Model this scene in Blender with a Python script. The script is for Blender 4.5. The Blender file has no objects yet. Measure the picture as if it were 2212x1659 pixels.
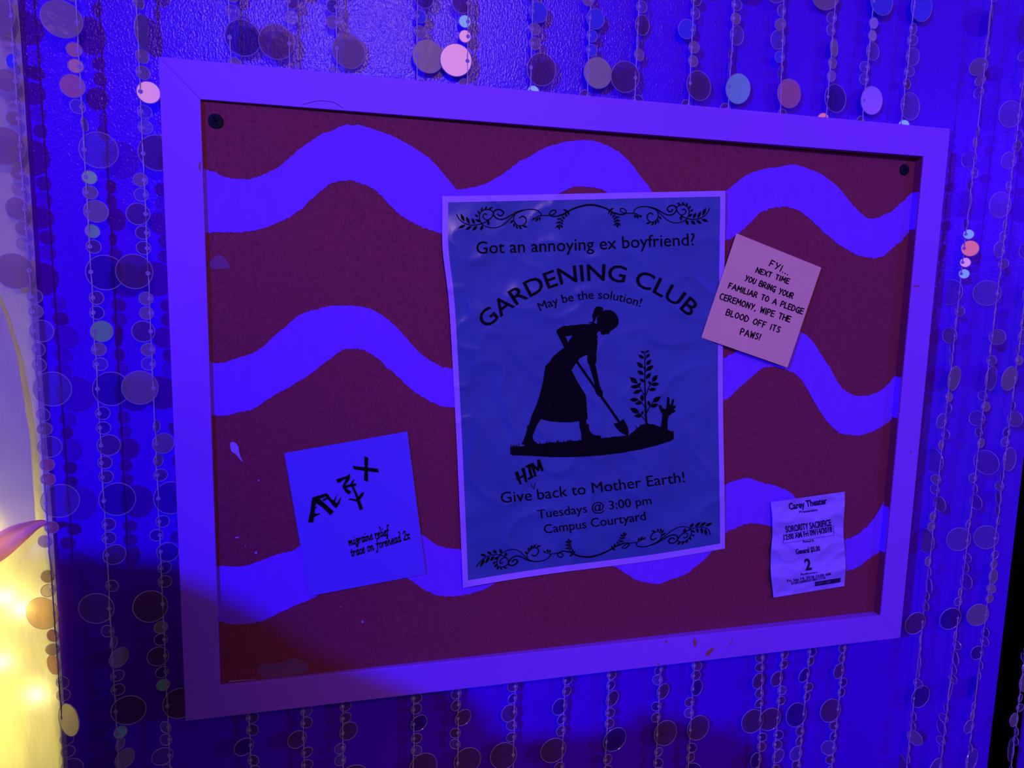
import bpy, bmesh, math, random
from mathutils import Vector, Matrix, noise
from mathutils.geometry import tessellate_polygon

random.seed(7)
PI = math.pi
sc = bpy.context.scene
col = sc.collection

# ------------------------------------------------------------------ camera
R = [[0.9694232838071417, 0.02159482154794486, 0.24444255049988817],
     [-0.011650292376309185, -0.9909470647721104, 0.13374672148163244],
     [0.24511786450629106, -0.13250501311969784, -0.9603955716255799]]
F_PX, CX, CY = 1562.884, 1106.0, 829.5
CAM = Vector((-0.19612247, -0.50453202, 0.08356612))
def w3(r): return Vector((r[0], -r[2], r[1]))
RIGHT, DOWN, FWD = w3(R[0]), w3(R[1]), w3(R[2])
cd = bpy.data.cameras.new('camera'); cam = bpy.data.objects.new('camera', cd); col.objects.link(cam)
cd.sensor_width = 36; cd.lens = 36 * F_PX / 2212; cd.clip_start = .01
m = Matrix.Identity(4)
for i, v in enumerate((RIGHT, -DOWN, -FWD)):
    for j in range(3): m[j][i] = v[j]
m.translation = CAM
cam.matrix_world = m
sc.camera = cam

# ------------------------------------------------------------------ view, world, lights
sc.view_settings.view_transform = 'Standard'; sc.view_settings.look = 'None'
sc.view_settings.exposure = 0; sc.view_settings.gamma = 1
try: sc.view_settings.use_curve_mapping = False
except Exception: pass
wd = bpy.data.worlds.new('dim_room'); sc.world = wd; wd.use_nodes = True
wd.node_tree.nodes['Background'].inputs[0].default_value = (.90, .56, 1.0, 1)
wd.node_tree.nodes['Background'].inputs[1].default_value = .130

def lamp(name, kind, loc, target, energy, color, size=.1, spot=None, blend=.6):
    l = bpy.data.lights.new(name, kind); o = bpy.data.objects.new(name, l); col.objects.link(o)
    l.energy = energy; l.color = color
    o.location = loc
    o.rotation_euler = (Vector(target) - Vector(loc)).to_track_quat('-Z', 'Y').to_euler()
    if kind == 'AREA': l.shape = 'DISK'; l.size = size
    if kind == 'SPOT': l.spot_size = spot; l.spot_blend = blend; l.shadow_soft_size = size
    return o
BLUE = (.028, .0, 1.0)
L_BLUE = (-1.90, -1.75, .82)
L_RIGHT = (1.75, -1.25, .42)
L_VIOLET = (-.08, -1.45, .74)
lamp('blue_lamp', 'AREA', L_BLUE, (0, 0, 0), 81, BLUE, .03)
lamp('blue_lamp_right', 'SPOT', L_RIGHT, (.62, .04, .10), 62, (.05, .0, 1.0), .04, math.radians(44), .9)
lamp('violet_lamp', 'AREA', L_VIOLET, (0, 0, .0), 4.7, (1.0, .50, .55), .09)

# ------------------------------------------------------------------ materials
def new_mat(name):
    m = bpy.data.materials.new(name); m.use_nodes = True
    return m, m.node_tree, m.node_tree.nodes['Principled BSDF']
def mat(name, color, rough=.6, spec=.4, alpha=1, var=0, vscale=200, bump=0, bscale=300, stretch=(1, 1, 1),
        trans=0, metallic=0, dist=.0006, detail=4, color2=None):
    m, nt, b = new_mat(name)
    b.inputs['Base Color'].default_value = (*color, 1)
    b.inputs['Roughness'].default_value = rough
    b.inputs['Specular IOR Level'].default_value = spec
    b.inputs['Alpha'].default_value = alpha
    b.inputs['Metallic'].default_value = metallic
    if var or bump:
        tc = nt.nodes.new('ShaderNodeTexCoord'); mp = nt.nodes.new('ShaderNodeMapping')
        mp.inputs['Scale'].default_value = stretch
        nt.links.new(tc.outputs['Object'], mp.inputs[0])
    if var:
        n = nt.nodes.new('ShaderNodeTexNoise'); n.inputs['Scale'].default_value = vscale; n.inputs['Detail'].default_value = detail
        nt.links.new(mp.outputs[0], n.inputs[0])
        r = nt.nodes.new('ShaderNodeMix'); r.data_type = 'RGBA'
        c2 = color2 or tuple(min(1, c * (1 + var)) for c in color)
        mr = nt.nodes.new('ShaderNodeMapRange'); mr.inputs[1].default_value = .35; mr.inputs[2].default_value = .7
        nt.links.new(n.outputs[0], mr.inputs[0]); nt.links.new(mr.outputs[0], r.inputs[0])
        r.inputs[6].default_value = (*[c * (1 - var * .6) for c in color], 1); r.inputs[7].default_value = (*c2, 1)
        nt.links.new(r.outputs[2], b.inputs['Base Color'])
    if bump:
        n = nt.nodes.new('ShaderNodeTexNoise'); n.inputs['Scale'].default_value = bscale; n.inputs['Detail'].default_value = 3
        nt.links.new(mp.outputs[0], n.inputs[0])
        bm = nt.nodes.new('ShaderNodeBump'); bm.inputs['Strength'].default_value = bump; bm.inputs['Distance'].default_value = dist
        nt.links.new(n.outputs[0], bm.inputs['Height']); nt.links.new(bm.outputs[0], b.inputs['Normal'])
    return m

M_WALL = mat('blue_semi_gloss_wall_paint', (.11, .002, .70), .19, .34, var=.06, vscale=9, bump=.48, bscale=720, stretch=(1, 1, .65), dist=.0008)
M_FRAME = mat('lavender_frame_paint', (.36, .10, .86), .5, .35, var=.04, vscale=60, bump=.18, bscale=500, stretch=(.25, 1, .25), dist=.0005)
M_BOARD = mat('red_brown_fibreboard', (.25, .034, .066), .75, .25, var=.25, vscale=800, bump=.35, bscale=800, stretch=(1, 1, .55), dist=.0004, detail=6)
M_WAVE = mat('violet_wave_paint', (.25, .05, .93), .6, .3, var=.06, vscale=160, bump=.25, bscale=600, stretch=(1, 1, .4), dist=.0004)
M_PAPERW = mat('white_poster_margin', (.56, .30, .97), .5, .35, bump=.15, bscale=60)
M_PAPERB = mat('blue_green_poster_ink', (.058, .112, .36), .3, .5, var=.10, vscale=18, bump=.25, bscale=45, dist=.002)
M_INK = mat('black_ink', (.003, .001, .005), .7, .12)
M_NOTE = mat('pink_sticky_paper', (.95, .66, .39), .7, .2, var=.03, vscale=30)
M_CARD = mat('pale_blue_card', (.16, .09, .86), .6, .2)
M_TICK = mat('thin_receipt_paper', (.45, .30, .97), .5, .3, bump=.3, bscale=70, dist=.001)
M_TICKINK = mat('thermal_ink', (.02, .004, .06), .6, .2)
M_SCREW = mat('dark_blue_screw', (.006, .010, .016), .7, .2)
M_CORD = mat('nylon_thread', (.55, .42, .62), .4, .5)
M_CHIP = mat('bare_wood_chip', (.35, .12, .10), .8, .2)
M_CRACK = mat('paint_crack', (.12, .04, .20), .8, .2)
M_SPLAT = mat('lavender_splatter', (.5, .3, .85), .5, .4)
M_SMEAR = mat('thin_violet_smear', (.22, .07, .20), .7, .3)
M_DARK = mat('unlit_room_black', (.004, .004, .006), .9, .1)  # black colour stands in for the darkness of the unlit room
M_GREY = mat('blocker_dark_grey', (.02, .02, .025), .95, .1)  # only for the added shadow blockers
M_RECESS = mat('cream_recess_wall', (.85, .8, .5), .8, .2)
M_WIRE = mat('clear_green_wire', (.25, .3, .18), .4, .4)
M_PLASTER = mat('plain_edge_board', (.2, .1, .5), .7, .3)

def disc_mat(name, color, alpha, tint, rough=.12, metallic=0):
    """a thin plastic disc: part of the light passes through tinted, the rest meets the glossy face"""
    m, nt, b = new_mat(name)
    b.inputs['Base Color'].default_value = (*color, 1); b.inputs['Roughness'].default_value = rough
    b.inputs['Specular IOR Level'].default_value = .6; b.inputs['Metallic'].default_value = metallic
    tr = nt.nodes.new('ShaderNodeBsdfTransparent'); tr.inputs[0].default_value = (*tint, 1)
    mx = nt.nodes.new('ShaderNodeMixShader'); mx.inputs[0].default_value = alpha
    nt.links.new(tr.outputs[0], mx.inputs[1]); nt.links.new(b.outputs[0], mx.inputs[2])
    nt.links.new(mx.outputs[0], nt.nodes['Material Output'].inputs[0])
    tc = nt.nodes.new('ShaderNodeTexCoord')
    n = nt.nodes.new('ShaderNodeTexNoise'); n.inputs['Scale'].default_value = 150
    nt.links.new(tc.outputs['Object'], n.inputs[0])
    bm = nt.nodes.new('ShaderNodeBump'); bm.inputs['Strength'].default_value = .2; bm.inputs['Distance'].default_value = .0006
    nt.links.new(n.outputs[0], bm.inputs['Height']); nt.links.new(bm.outputs[0], b.inputs['Normal'])
    return m
DM = {'c': disc_mat('clear_sequin', (.45, .34, .55), .10, (.92, .85, .88)),
      'v': disc_mat('lavender_sequin', (.46, .38, .48), .34, (.9, .78, .66)),
      'p': disc_mat('plum_sequin', (.26, .12, .32), .22, (.84, .68, .66)),
      'd': disc_mat('dark_blue_sequin', (.10, .04, .36), .18, (.80, .7, .76)),
      'w': disc_mat('pearl_pink_sequin', (1.0, .80, .72), .92, (1, .8, .8), .28, .75),
      'g': disc_mat('pearl_grey_sequin', (.66, .60, .60), .72, (.8, .7, .7), .28, .5),
      't': disc_mat('mint_sequin', (.40, 1.0, .62), .75, (.5, 1, .8), .25, .3),
      'W': disc_mat('mirror_pink_sequin', (1.0, .80, .74), .95, (1, .8, .8), .56, .95),
      'T': disc_mat('mirror_mint_sequin', (.35, 1.0, .85), .9, (.5, 1, .8), .56, .95),
      'O': disc_mat('mirror_coral_sequin', (1.0, .45, .35), .9, (1, .6, .5), .56, .95),
      'b': disc_mat('bright_blue_sequin', (.12, .10, .98), .8, (.5, .5, 1), .2, .3),
      'o': disc_mat('salmon_sequin', (1.0, .66, .5), .22, (1, .86, .72), .3),
      'r': disc_mat('rose_sequin', (.85, .42, .40), .42, (.97, .72, .68), .3)}
M_RIM = disc_mat('clear_sequin_rim', (.80, .70, .82), .36, (.92, .88, .92), .15)

def cloth_mat(name, color, tr=.6, bump=.3, alpha=1):
    m, nt, b = new_mat(name)
    b.inputs['Base Color'].default_value = (*color, 1); b.inputs['Roughness'].default_value = .7
    t = nt.nodes.new('ShaderNodeBsdfTranslucent'); t.inputs[0].default_value = (*color, 1)
    mx = nt.nodes.new('ShaderNodeMixShader'); mx.inputs[0].default_value = tr
    out = nt.nodes['Material Output']
    nt.links.new(b.outputs[0], mx.inputs[1]); nt.links.new(t.outputs[0], mx.inputs[2])
    nt.links.new(mx.outputs[0], out.inputs[0])
    tc = nt.nodes.new('ShaderNodeTexCoord')
    n = nt.nodes.new('ShaderNodeTexNoise'); n.inputs['Scale'].default_value = 40; n.inputs['Detail'].default_value = 5
    mp = nt.nodes.new('ShaderNodeMapping'); mp.inputs['Scale'].default_value = (1, 1, .3)
    nt.links.new(tc.outputs['Object'], mp.inputs[0]); nt.links.new(mp.outputs[0], n.inputs[0])
    bm = nt.nodes.new('ShaderNodeBump'); bm.inputs['Strength'].default_value = bump; bm.inputs['Distance'].default_value = .004
    nt.links.new(n.outputs[0], bm.inputs['Height']); nt.links.new(bm.outputs[0], b.inputs['Normal']); nt.links.new(bm.outputs[0], t.inputs['Normal'])
    return m
M_CLOTH = cloth_mat('white_voile', (.80, .79, .64), .5, .6)
M_RIBBON = cloth_mat('orchid_satin', (.95, .40, .55), .5, .2)
def emit(name, color, s):
    m, nt, b = new_mat(name)
    b.inputs['Base Color'].default_value = (*color, 1)
    b.inputs['Emission Color'].default_value = (*color, 1); b.inputs['Emission Strength'].default_value = s
    return m
M_BULB = emit('warm_fairy_bulb', (1.0, .78, .36), 60)

# ------------------------------------------------------------------ helpers
def unp(px, py, y=0.0):
    """the point at depth y on the sight line through a pixel of the photograph (used only to measure positions)"""
    d = RIGHT * ((px - CX) / F_PX) + DOWN * ((py - CY) / F_PX) + FWD
    return CAM + d * ((y - CAM.y) / d.y)
def link(name, me, mats=None, parent=None, **props):
    o = bpy.data.objects.new(name, me); col.objects.link(o)
    if mats is not None:
        for mm in (mats if isinstance(mats, (list, tuple)) else [mats]): me.materials.append(mm)
    if parent: o.parent = parent
    for k, v in props.items(): o[k] = v
    return o
def mesh(verts, faces, smooth=False, name='mesh'):
    me = bpy.data.meshes.new(name); me.from_pydata([tuple(v) for v in verts], [], faces); me.update()
    if smooth:
        for p in me.polygons: p.use_smooth = True
    return me
def empty(name, loc, label, cat, group=None):
    o = bpy.data.objects.new(name, None); col.objects.link(o); o.location = loc; o.empty_display_size = .02
    o['label'] = label; o['category'] = cat
    if group: o['group'] = group
    return o
def box(x0, x1, y0, y1, z0, z1):
    v = [(x, y, z) for x in (x0, x1) for y in (y0, y1) for z in (z0, z1)]
    return v, [(0, 1, 3, 2), (4, 6, 7, 5), (0, 4, 5, 1), (2, 3, 7, 6), (0, 2, 6, 4), (1, 5, 7, 3)]
def child(parent, name, me, mats, **props):
    """part whose mesh is given in world coordinates"""
    loc = parent.location
    for v in me.vertices: v.co -= loc
    return link(name, me, mats, parent, **props)
def bevel(me, w, seg=2):
    bm = bmesh.new(); bm.from_mesh(me)
    bmesh.ops.bevel(bm, geom=bm.edges[:], offset=w, segments=seg, affect='EDGES', profile=.5)
    bm.to_mesh(me); bm.free(); return me
def catmull(pts, step=3.0, closed=False):
    out = []; n = len(pts)
    rng = range(n) if closed else range(n - 1)
    for i in rng:
        if closed: p0, p1, p2, p3 = pts[(i - 1) % n], pts[i], pts[(i + 1) % n], pts[(i + 2) % n]
        else: p0, p1, p2, p3 = pts[max(i - 1, 0)], pts[i], pts[i + 1], pts[min(i + 2, n - 1)]
        L = math.hypot(p2[0] - p1[0], p2[1] - p1[1]); k = max(1, int(L / step))
        for j in range(k):
            t = j / k
            out.append(tuple(.5 * (2 * p1[c] + (-p0[c] + p2[c]) * t + (2 * p0[c] - 5 * p1[c] + 4 * p2[c] - p3[c]) * t * t
                             + (-p0[c] + 3 * p1[c] - 3 * p2[c] + p3[c]) * t ** 3) for c in range(len(p1))))
    if not closed: out.append(tuple(pts[-1]))
    return out

class Flat:
    """collects flat printed shapes in the photograph's frame and lays them on a sheet"""
    def __init__(s, origin=(0, 0), scale=1.0): s.v, s.f, s.o, s.k = [], [], origin, scale
    def T(s, p): return (s.o[0] + p[0] * s.k, s.o[1] + p[1] * s.k)
    def poly(s, pts, holes=(), smooth=0):
        if smooth: pts = catmull(pts, smooth, True)
        loops = [[Vector((*s.T(p), 0)) for p in L] for L in [pts, *holes]]
        b = len(s.v)
        for L in loops: s.v += [(p.x, p.y) for p in L]
        for t in tessellate_polygon(loops): s.f.append(tuple(b + i for i in t))
    def stroke(s, pts, w, w1=None, smooth=0, cap=True, nib=None):
        if smooth: pts = catmull(pts, smooth)
        P = [s.T(p) for p in pts]; w = w * s.k; w1 = w if w1 is None else w1 * s.k
        n = len(P)
        if cap and n > 1:
            a, b_ = P[0], P[1]; d = math.hypot(a[0] - b_[0], a[1] - b_[1]) or 1
            P[0] = (a[0] + (a[0] - b_[0]) / d * w * .35, a[1] + (a[1] - b_[1]) / d * w * .35)
            a, b_ = P[-1], P[-2]; d = math.hypot(a[0] - b_[0], a[1] - b_[1]) or 1
            P[-1] = (a[0] + (a[0] - b_[0]) / d * w1 * .35, a[1] + (a[1] - b_[1]) / d * w1 * .35)
        base = len(s.v)
        for i, p in enumerate(P):
            a, c = P[max(i - 1, 0)], P[min(i + 1, n - 1)]
            dx, dy = c[0] - a[0], c[1] - a[1]; d = math.hypot(dx, dy) or 1
            ww = (w + (w1 - w) * i / max(1, n - 1)) / 2
            if nib: ww *= .28 + .72 * abs((dx * nib[1] - dy * nib[0]) / d)
            nx, ny = -dy / d * ww, dx / d * ww
            s.v += [(p[0] + nx, p[1] + ny), (p[0] - nx, p[1] - ny)]
            if i: s.f.append((base + 2 * i - 2, base + 2 * i - 1, base + 2 * i + 1, base + 2 * i))
    def leaf(s, a, b, w):
        dx, dy = b[0] - a[0], b[1] - a[1]; L = math.hypot(dx, dy); nx, ny = -dy / L, dx / L
        prof = [(0, .10), (.15, .55), (.32, .92), (.5, 1), (.68, .78), (.86, .36), (1, 0)]
        up = [(a[0] + dx * t + nx * w * h / 2, a[1] + dy * t + ny * w * h / 2) for t, h in prof]
        dn = [(a[0] + dx * t - nx * w * h / 2, a[1] + dy * t - ny * w * h / 2) for t, h in prof[:-1]]
        s.poly(up + dn[::-1])
    def text(s, body, base, cap, bold=0.0, space=1.0, shear=0.0):
        """base: points of the baseline, left end to right end; cap: cap height"""
        cu = bpy.data.curves.new('t', 'FONT'); cu.body = body; cu.size = 1; cu.resolution_u = 3; cu.offset = bold
        cu.space_character = space
        o = bpy.data.objects.new('t', cu); col.objects.link(o)
        dg = bpy.context.evaluated_depsgraph_get(); dg.update()
        me = bpy.data.meshes.new_from_object(o.evaluated_get(dg))
        vs = [v.co.copy() for v in me.vertices]; fs = [tuple(p.vertices) for p in me.polygons]
        bpy.data.objects.remove(o); bpy.data.curves.remove(cu); bpy.data.meshes.remove(me)
        x0 = min(v.x for v in vs); x1 = max(v.x for v in vs)
        C = catmull([s.T(p) for p in base], 4) if len(base) > 2 else None
        if C:
            acc = [0]
            for i in range(1, len(C)): acc.append(acc[-1] + math.hypot(C[i][0] - C[i - 1][0], C[i][1] - C[i - 1][1]))
        A, B = s.T(base[0]), s.T(base[-1])
        hk = cap * s.k / .727
        b = len(s.v)
        for v in vs:
            t = (v.x - x0) / (x1 - x0)
            if C:
                d = t * acc[-1]; i = 1
                while i < len(acc) - 1 and acc[i] < d: i += 1
                f = (d - acc[i - 1]) / (acc[i] - acc[i - 1]); p, q = C[i - 1], C[i]
                X = (p[0] + (q[0] - p[0]) * f, p[1] + (q[1] - p[1]) * f)
                j0, j1 = C[max(i - 4, 0)], C[min(i + 3, len(C) - 1)]
                dx, dy = j1[0] - j0[0], j1[1] - j0[1]
            else:
                X = (A[0] + (B[0] - A[0]) * t, A[1] + (B[1] - A[1]) * t); dx, dy = B[0] - A[0], B[1] - A[1]
            L = math.hypot(dx, dy); ux, uy = dx / L, dy / L
            h = v.y * hk
            s.v.append((X[0] + uy * h + ux * shear * h, X[1] - ux * h + uy * shear * h))
        s.f += [tuple(b + i for i in f) for f in fs]
    def build(s, name, material, parent, depth, off=.0005, maxlen=7.0, **props):
        bm = bmesh.new()
        vv = [bm.verts.new((x, y, 0)) for x, y in s.v]
        for f in s.f:
            if len(set(f)) < 3: continue
            try: bm.faces.new([vv[i] for i in f])
            except ValueError: pass
        for _ in range(6):
            long = [e for e in bm.edges if e.calc_length() > maxlen]
            if not long: break
            bmesh.ops.triangulate(bm, faces=[f for f in bm.faces if len(f.verts) > 3])
            long = [e for e in bm.edges if e.calc_length() > maxlen]
            bmesh.ops.subdivide_edges(bm, edges=long, cuts=1)
        bmesh.ops.triangulate(bm, faces=[f for f in bm.faces if len(f.verts) > 3])
        for v in bm.verts:
            px, py = v.co.x, v.co.y
            v.co = unp(px, py, depth(px, py) - off) - parent.location
        bm.normal_update()
        for f in bm.faces:
            if f.normal.y > 0: f.normal_flip()
        me = bpy.data.meshes.new(name); bm.to_mesh(me); bm.free()
        return link(name, me, material, parent, **props)

# ------------------------------------------------------------------ setting
WALL_Y = .0335
WL, WR = -.386, .4500
v, f = box(WL, WR, WALL_Y, WALL_Y + .035, -1.1, 1.2)
o = link('wall_back', mesh(v, f), M_WALL, kind='structure')
v, f = box(-1.6, WL - .001, .16, .19, -1.1, 1.2); link('wall_left', mesh(v, f), M_RECESS, kind='structure')
v, f = box(WR + .05, 4.5, 1.0, 1.04, -1.1, 1.2); link('wall_right', mesh(v, f), M_DARK, kind='structure')
v, f = box(-1.6, 4.5, -2.2, 1.04, -1.14, -1.10); link('floor', mesh(v, f), M_DARK, kind='structure')
pe = unp(2199, 1640, .14).x
v, f = box(pe, pe + .5, .14, .1412, -1.1, 1.2); link('trim_1', mesh(v, f), M_WALL, kind='structure')
# added unseen blockers behind the viewpoint, shaped only to shade the lower left
part = empty('shadow_blocker', (-.95, -.71, -1.1), 'added unseen dark shadow screen standing behind the viewpoint', 'blocker')
TOPB = [(-1.25, .284), (-1.02, .279), (-.96, .270), (-.931, .256), (-.902, .230), (-.851, .203), (-.836, .176), (-.822, .170), (-.766, .164), (-.753, .166), (-.743, .173), (-.735, .170), (-.727, .169), (-.716, .162), (-.710, .151), (-.702, .161), (-.693, .154), (-.683, .136), (-.670, .10)]  # top edge traced back from the wanted shadow outline
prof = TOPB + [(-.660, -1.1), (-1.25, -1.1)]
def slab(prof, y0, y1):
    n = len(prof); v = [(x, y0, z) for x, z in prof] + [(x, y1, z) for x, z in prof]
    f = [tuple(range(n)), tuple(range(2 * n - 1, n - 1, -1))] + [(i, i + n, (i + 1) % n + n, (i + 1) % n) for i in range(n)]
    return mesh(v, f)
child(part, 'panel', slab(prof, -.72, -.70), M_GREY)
part2 = empty('shadow_blocker', (-.5, -1.12, -1.1), 'taller added unseen dark shadow screen standing further behind the viewpoint', 'blocker')  # added out of view to block the violet lamp at lower left
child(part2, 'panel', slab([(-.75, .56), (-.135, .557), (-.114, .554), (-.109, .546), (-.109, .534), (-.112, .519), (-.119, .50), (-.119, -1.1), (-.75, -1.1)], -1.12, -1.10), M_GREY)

# ------------------------------------------------------------------ notice board
BW, BH, IW, IH = .295, .21873, .2718, .1955
BY = .0055           # mean depth of the face of the fibreboard
def by_x(x): return .0024 + .0058 * (x + .272) / .544      # the board sits deeper at its right end
def byp(px, py): return by_x(unp(px, py, .005).x)
board = empty('notice_board', (0, .008, -BH), 'wide lavender framed brown noticeboard with three painted violet waves', 'noticeboard')
v, f = box(-.287, .287, 0, .004, -.211, .211); v = [(x, y + by_x(x), z) for x, y, z in v]
child(board, 'backing_panel', mesh(v, f), M_BOARD, label='red-brown fibreboard panel inside the frame')
def rail(a, b, c, d):    # mitred rail: outer a,b inner c,d (x,z)
    pts = [a, b, c, d]
    v = [(x, 0, z) for x, z in pts] + [(x, .0165, z) for x, z in pts]
    f = [(0, 1, 2, 3), (7, 6, 5, 4)] + [(i, i + 4, (i + 1) % 4 + 4, (i + 1) % 4) for i in range(4)]
    me = mesh(v, f); bm = bmesh.new(); bm.from_mesh(me); bmesh.ops.recalc_face_normals(bm, faces=bm.faces[:]); bm.to_mesh(me); bm.free()
    return bevel(me, .00035, 2)
T1, T2, T3, T4 = (-BW, BH), (BW, BH), (BW, -BH), (-BW, -BH)
I1, I2, I3, I4 = (-IW, IH), (IW, IH), (IW, -IH), (-IW, -IH)
for r in ((T1, T2, I2, I1), (T2, T3, I3, I2), (T3, T4, I4, I3), (T4, T1, I1, I4)):
    child(board, 'frame_rail', rail(*r), M_FRAME)

v, f = box(IW - .0004, IW + .001, .0009, .0083, -IH, IH)
child(board, 'inner_lip', mesh(v, f), M_BOARD, label='brown inner lip at the right of the panel')
def interp(pts, x):
    for a, b in zip(pts, pts[1:]):
        if a[0] <= x <= b[0]: return a[1] + (b[1] - a[1]) * (x - a[0]) / (b[0] - a[0])
    return pts[0][1] if x < pts[0][0] else pts[-1][1]
W1T = [(410, 352), (437, 363), (455, 370), (505, 386), (545, 385), (600, 362), (650, 320), (700, 288), (755, 270), (810, 280), (870, 305), (930, 345), (975, 395), (990, 408), (1030, 403), (1080, 380), (1130, 345), (1190, 315), (1265, 303), (1320, 318), (1360, 350), (1395, 395), (1420, 425), (1480, 450), (1530, 440), (1570, 412), (1620, 375), (1700, 357), (1750, 365), (1800, 395), (1850, 450), (1880, 472), (1920, 460), (1945, 440), (1975, 412), (2010, 390)]
W1B = [(410, 502), (440, 502), (540, 500), (590, 485), (640, 460), (690, 415), (720, 395), (755, 390), (785, 398), (815, 415), (860, 460), (900, 485), (950, 502), (1000, 505), (1100, 500), (1180, 440), (1225, 408), (1270, 404), (1310, 415), (1350, 460), (1400, 520), (1480, 530), (1565, 520), (1600, 500), (1650, 455), (1700, 447), (1740, 465), (1790, 510), (1840, 545), (1895, 557), (1930, 535), (1975, 492), (2010, 470)]
W2T = [(420, 778), (450, 782), (470, 785), (510, 775), (560, 755), (610, 710), (650, 680), (700, 664), (750, 660), (800, 668), (850, 700), (900, 755), (940, 785), (970, 795), (1040, 790), (1120, 740), (1200, 690), (1270, 680), (1340, 700), (1420, 760), (1500, 790), (1560, 775), (1600, 752), (1650, 710), (1700, 700), (1735, 720), (1760, 745), (1790, 790), (1820, 840), (1860, 855), (1900, 845), (1935, 810), (1953, 775), (1985, 740)]
W2B = [(420, 902), (457, 898), (480, 898), (540, 885), (600, 850), (660, 815), (700, 785), (740, 757), (780, 755), (810, 770), (850, 805), (900, 850), (940, 872), (975, 880), (1040, 880), (1100, 860), (1180, 800), (1270, 770), (1350, 790), (1420, 860), (1500, 880), (1563, 865), (1600, 835), (1650, 795), (1690, 795), (1730, 820), (1760, 870), (1800, 925), (1850, 940), (1900, 925), (1945, 890), (1985, 850)]
W3T = [(440, 1222), (466, 1222), (530, 1222), (590, 1200), (640, 1185), (680, 1140), (750, 1100), (820, 1110), (880, 1140), (905, 1150), (950, 1180), (1000, 1187), (1050, 1180), (1150, 1100), (1270, 1060), (1400, 1100), (1480, 1100), (1540, 1060), (1600, 1035), (1640, 1040), (1700, 1060), (1725, 1085), (1760, 1130), (1800, 1165), (1830, 1165), (1870, 1140), (1900, 1100), (1923, 1055), (1950, 1010)]
W3B = [(440, 1325), (466, 1335), (485, 1345), (520, 1348), (570, 1340), (620, 1315), (680, 1290), (740, 1250), (800, 1230), (855, 1243), (880, 1250), (930, 1280), (980, 1288), (1040, 1275), (1120, 1230), (1200, 1190), (1270, 1200), (1330, 1225), (1370, 1250), (1420, 1260), (1480, 1240), (1530, 1200), (1565, 1155), (1590, 1140), (1630, 1130), (1670, 1140), (1700, 1170), (1740, 1220), (1790, 1235), (1840, 1230), (1880, 1205), (1915, 1180), (1950, 1140)]
flatdepth = byp
for wi, (tp, bt) in enumerate(((W1T, W1B), (W2T, W2B), (W3T, W3B))):
    t_, b_ = catmull(tp, 3), catmull(bt, 3)
    x0, x1 = tp[0][0], tp[-1][0]
    # clip to the fibreboard behind the rails
    fl = Flat(); n = int((x1 - x0) / 1.5)
    rt = rb = 0
    for i in range(n + 1):
        x = x0 + (x1 - x0) * i / n
        rt = rt * .55 + random.uniform(-1, 1) * .9; rb = rb * .55 + random.uniform(-1, 1) * 1.1
        if random.random() < .04: rb += random.uniform(0, 3.5)
        if random.random() < .03: rt -= random.uniform(0, 2.5)
        yt = interp(t_, x) + rt + 2.2 * noise.noise((x * .03, wi, 0)); yb = interp(b_, x) + rb + 2.2 * noise.noise((x * .03, wi, 5))
        fl.v += [(x, yt), (x, yb)]
        if i: fl.f.append((2 * i - 2, 2 * i - 1, 2 * i + 1, 2 * i))
    o = fl.build('painted_wave', M_WAVE, board, flatdepth, .00025, 1e9)
    # keep the wave on the panel, under the rails, and carry it over the brown inner lip at the right
    ex = (1970, 1932, 1904)[wi]; zt_, zb_ = unp(ex, interp(tp, ex), .008).z, unp(ex, interp(bt, ex), .008).z
    v_, f_ = box(IW - .0007, IW - .0004, .0012, .0082, zb_, zt_)
    child(board, 'painted_wave', mesh(v_, f_), M_WAVE, label='end of a wave painted over the inner lip')
    for vv in o.data.vertices:
        vv.co.x = max(-.284, min(.284, vv.co.x))

def blob(fl, cx, cy, rx, ry, ang=0, n=18, rough=.2):
    c, s_ = math.cos(ang), math.sin(ang); pts = []
    for i in range(n):
        a = 2 * PI * i / n; k = 1 + random.uniform(-rough, rough)
        X, Y = rx * k * math.cos(a), ry * k * math.sin(a)
        pts.append((cx + X * c - Y * s_, cy + X * s_ + Y * c))
    fl.poly(pts)
fl = Flat(); fl.poly([(455, 577), (452, 566), (462, 556), (475, 550), (486, 558), (494, 570), (496, 579), (478, 581), (462, 582)], smooth=3); fl.build('paint_smear', M_SMEAR, board, flatdepth, .0002, label='small pale violet paint smear near the left edge')
fl = Flat(); fl.poly([(497, 960), (500, 955), (508, 956), (515, 965), (517, 977), (521, 990), (525, 997), (518, 992), (509, 981), (500, 975)], smooth=2); fl.build('paint_drip', M_SPLAT, board, flatdepth, .0006, label='small teardrop of pale paint')
for x, y, rx, ry, a in ((512, 1161, 4.5, 1.8, -.15), (553, 1194, 3, 2.6, 0), (783, 1343, 2.6, 2.4, 0), (530, 1180, 1, 1, 0), (558, 1038, 2.2, 1.5, 0), (736, 1310, 1, 2, 0)):
    fl = Flat(); blob(fl, x, y, rx, ry, a, 10, .1); fl.build('paint_spot', M_SPLAT, board, flatdepth, .0004)
fl = Flat(); fl.poly([(556, 1452), (562, 1437), (585, 1433), (610, 1430), (632, 1422), (655, 1427), (667, 1438), (664, 1450), (640, 1456), (600, 1462), (570, 1465)], smooth=4); fl.build('paint_smear', M_SMEAR, board, flatdepth, .0002, label='wide faint smear at the bottom left of the panel')
fl = Flat(); fl.stroke([(495, 1472), (515, 1470), (535, 1469), (552, 1467)], 1.6, 1); fl.build('paint_scratch', M_SPLAT, board, flatdepth, .0003)
zero = lambda px, py: 0.0
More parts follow.
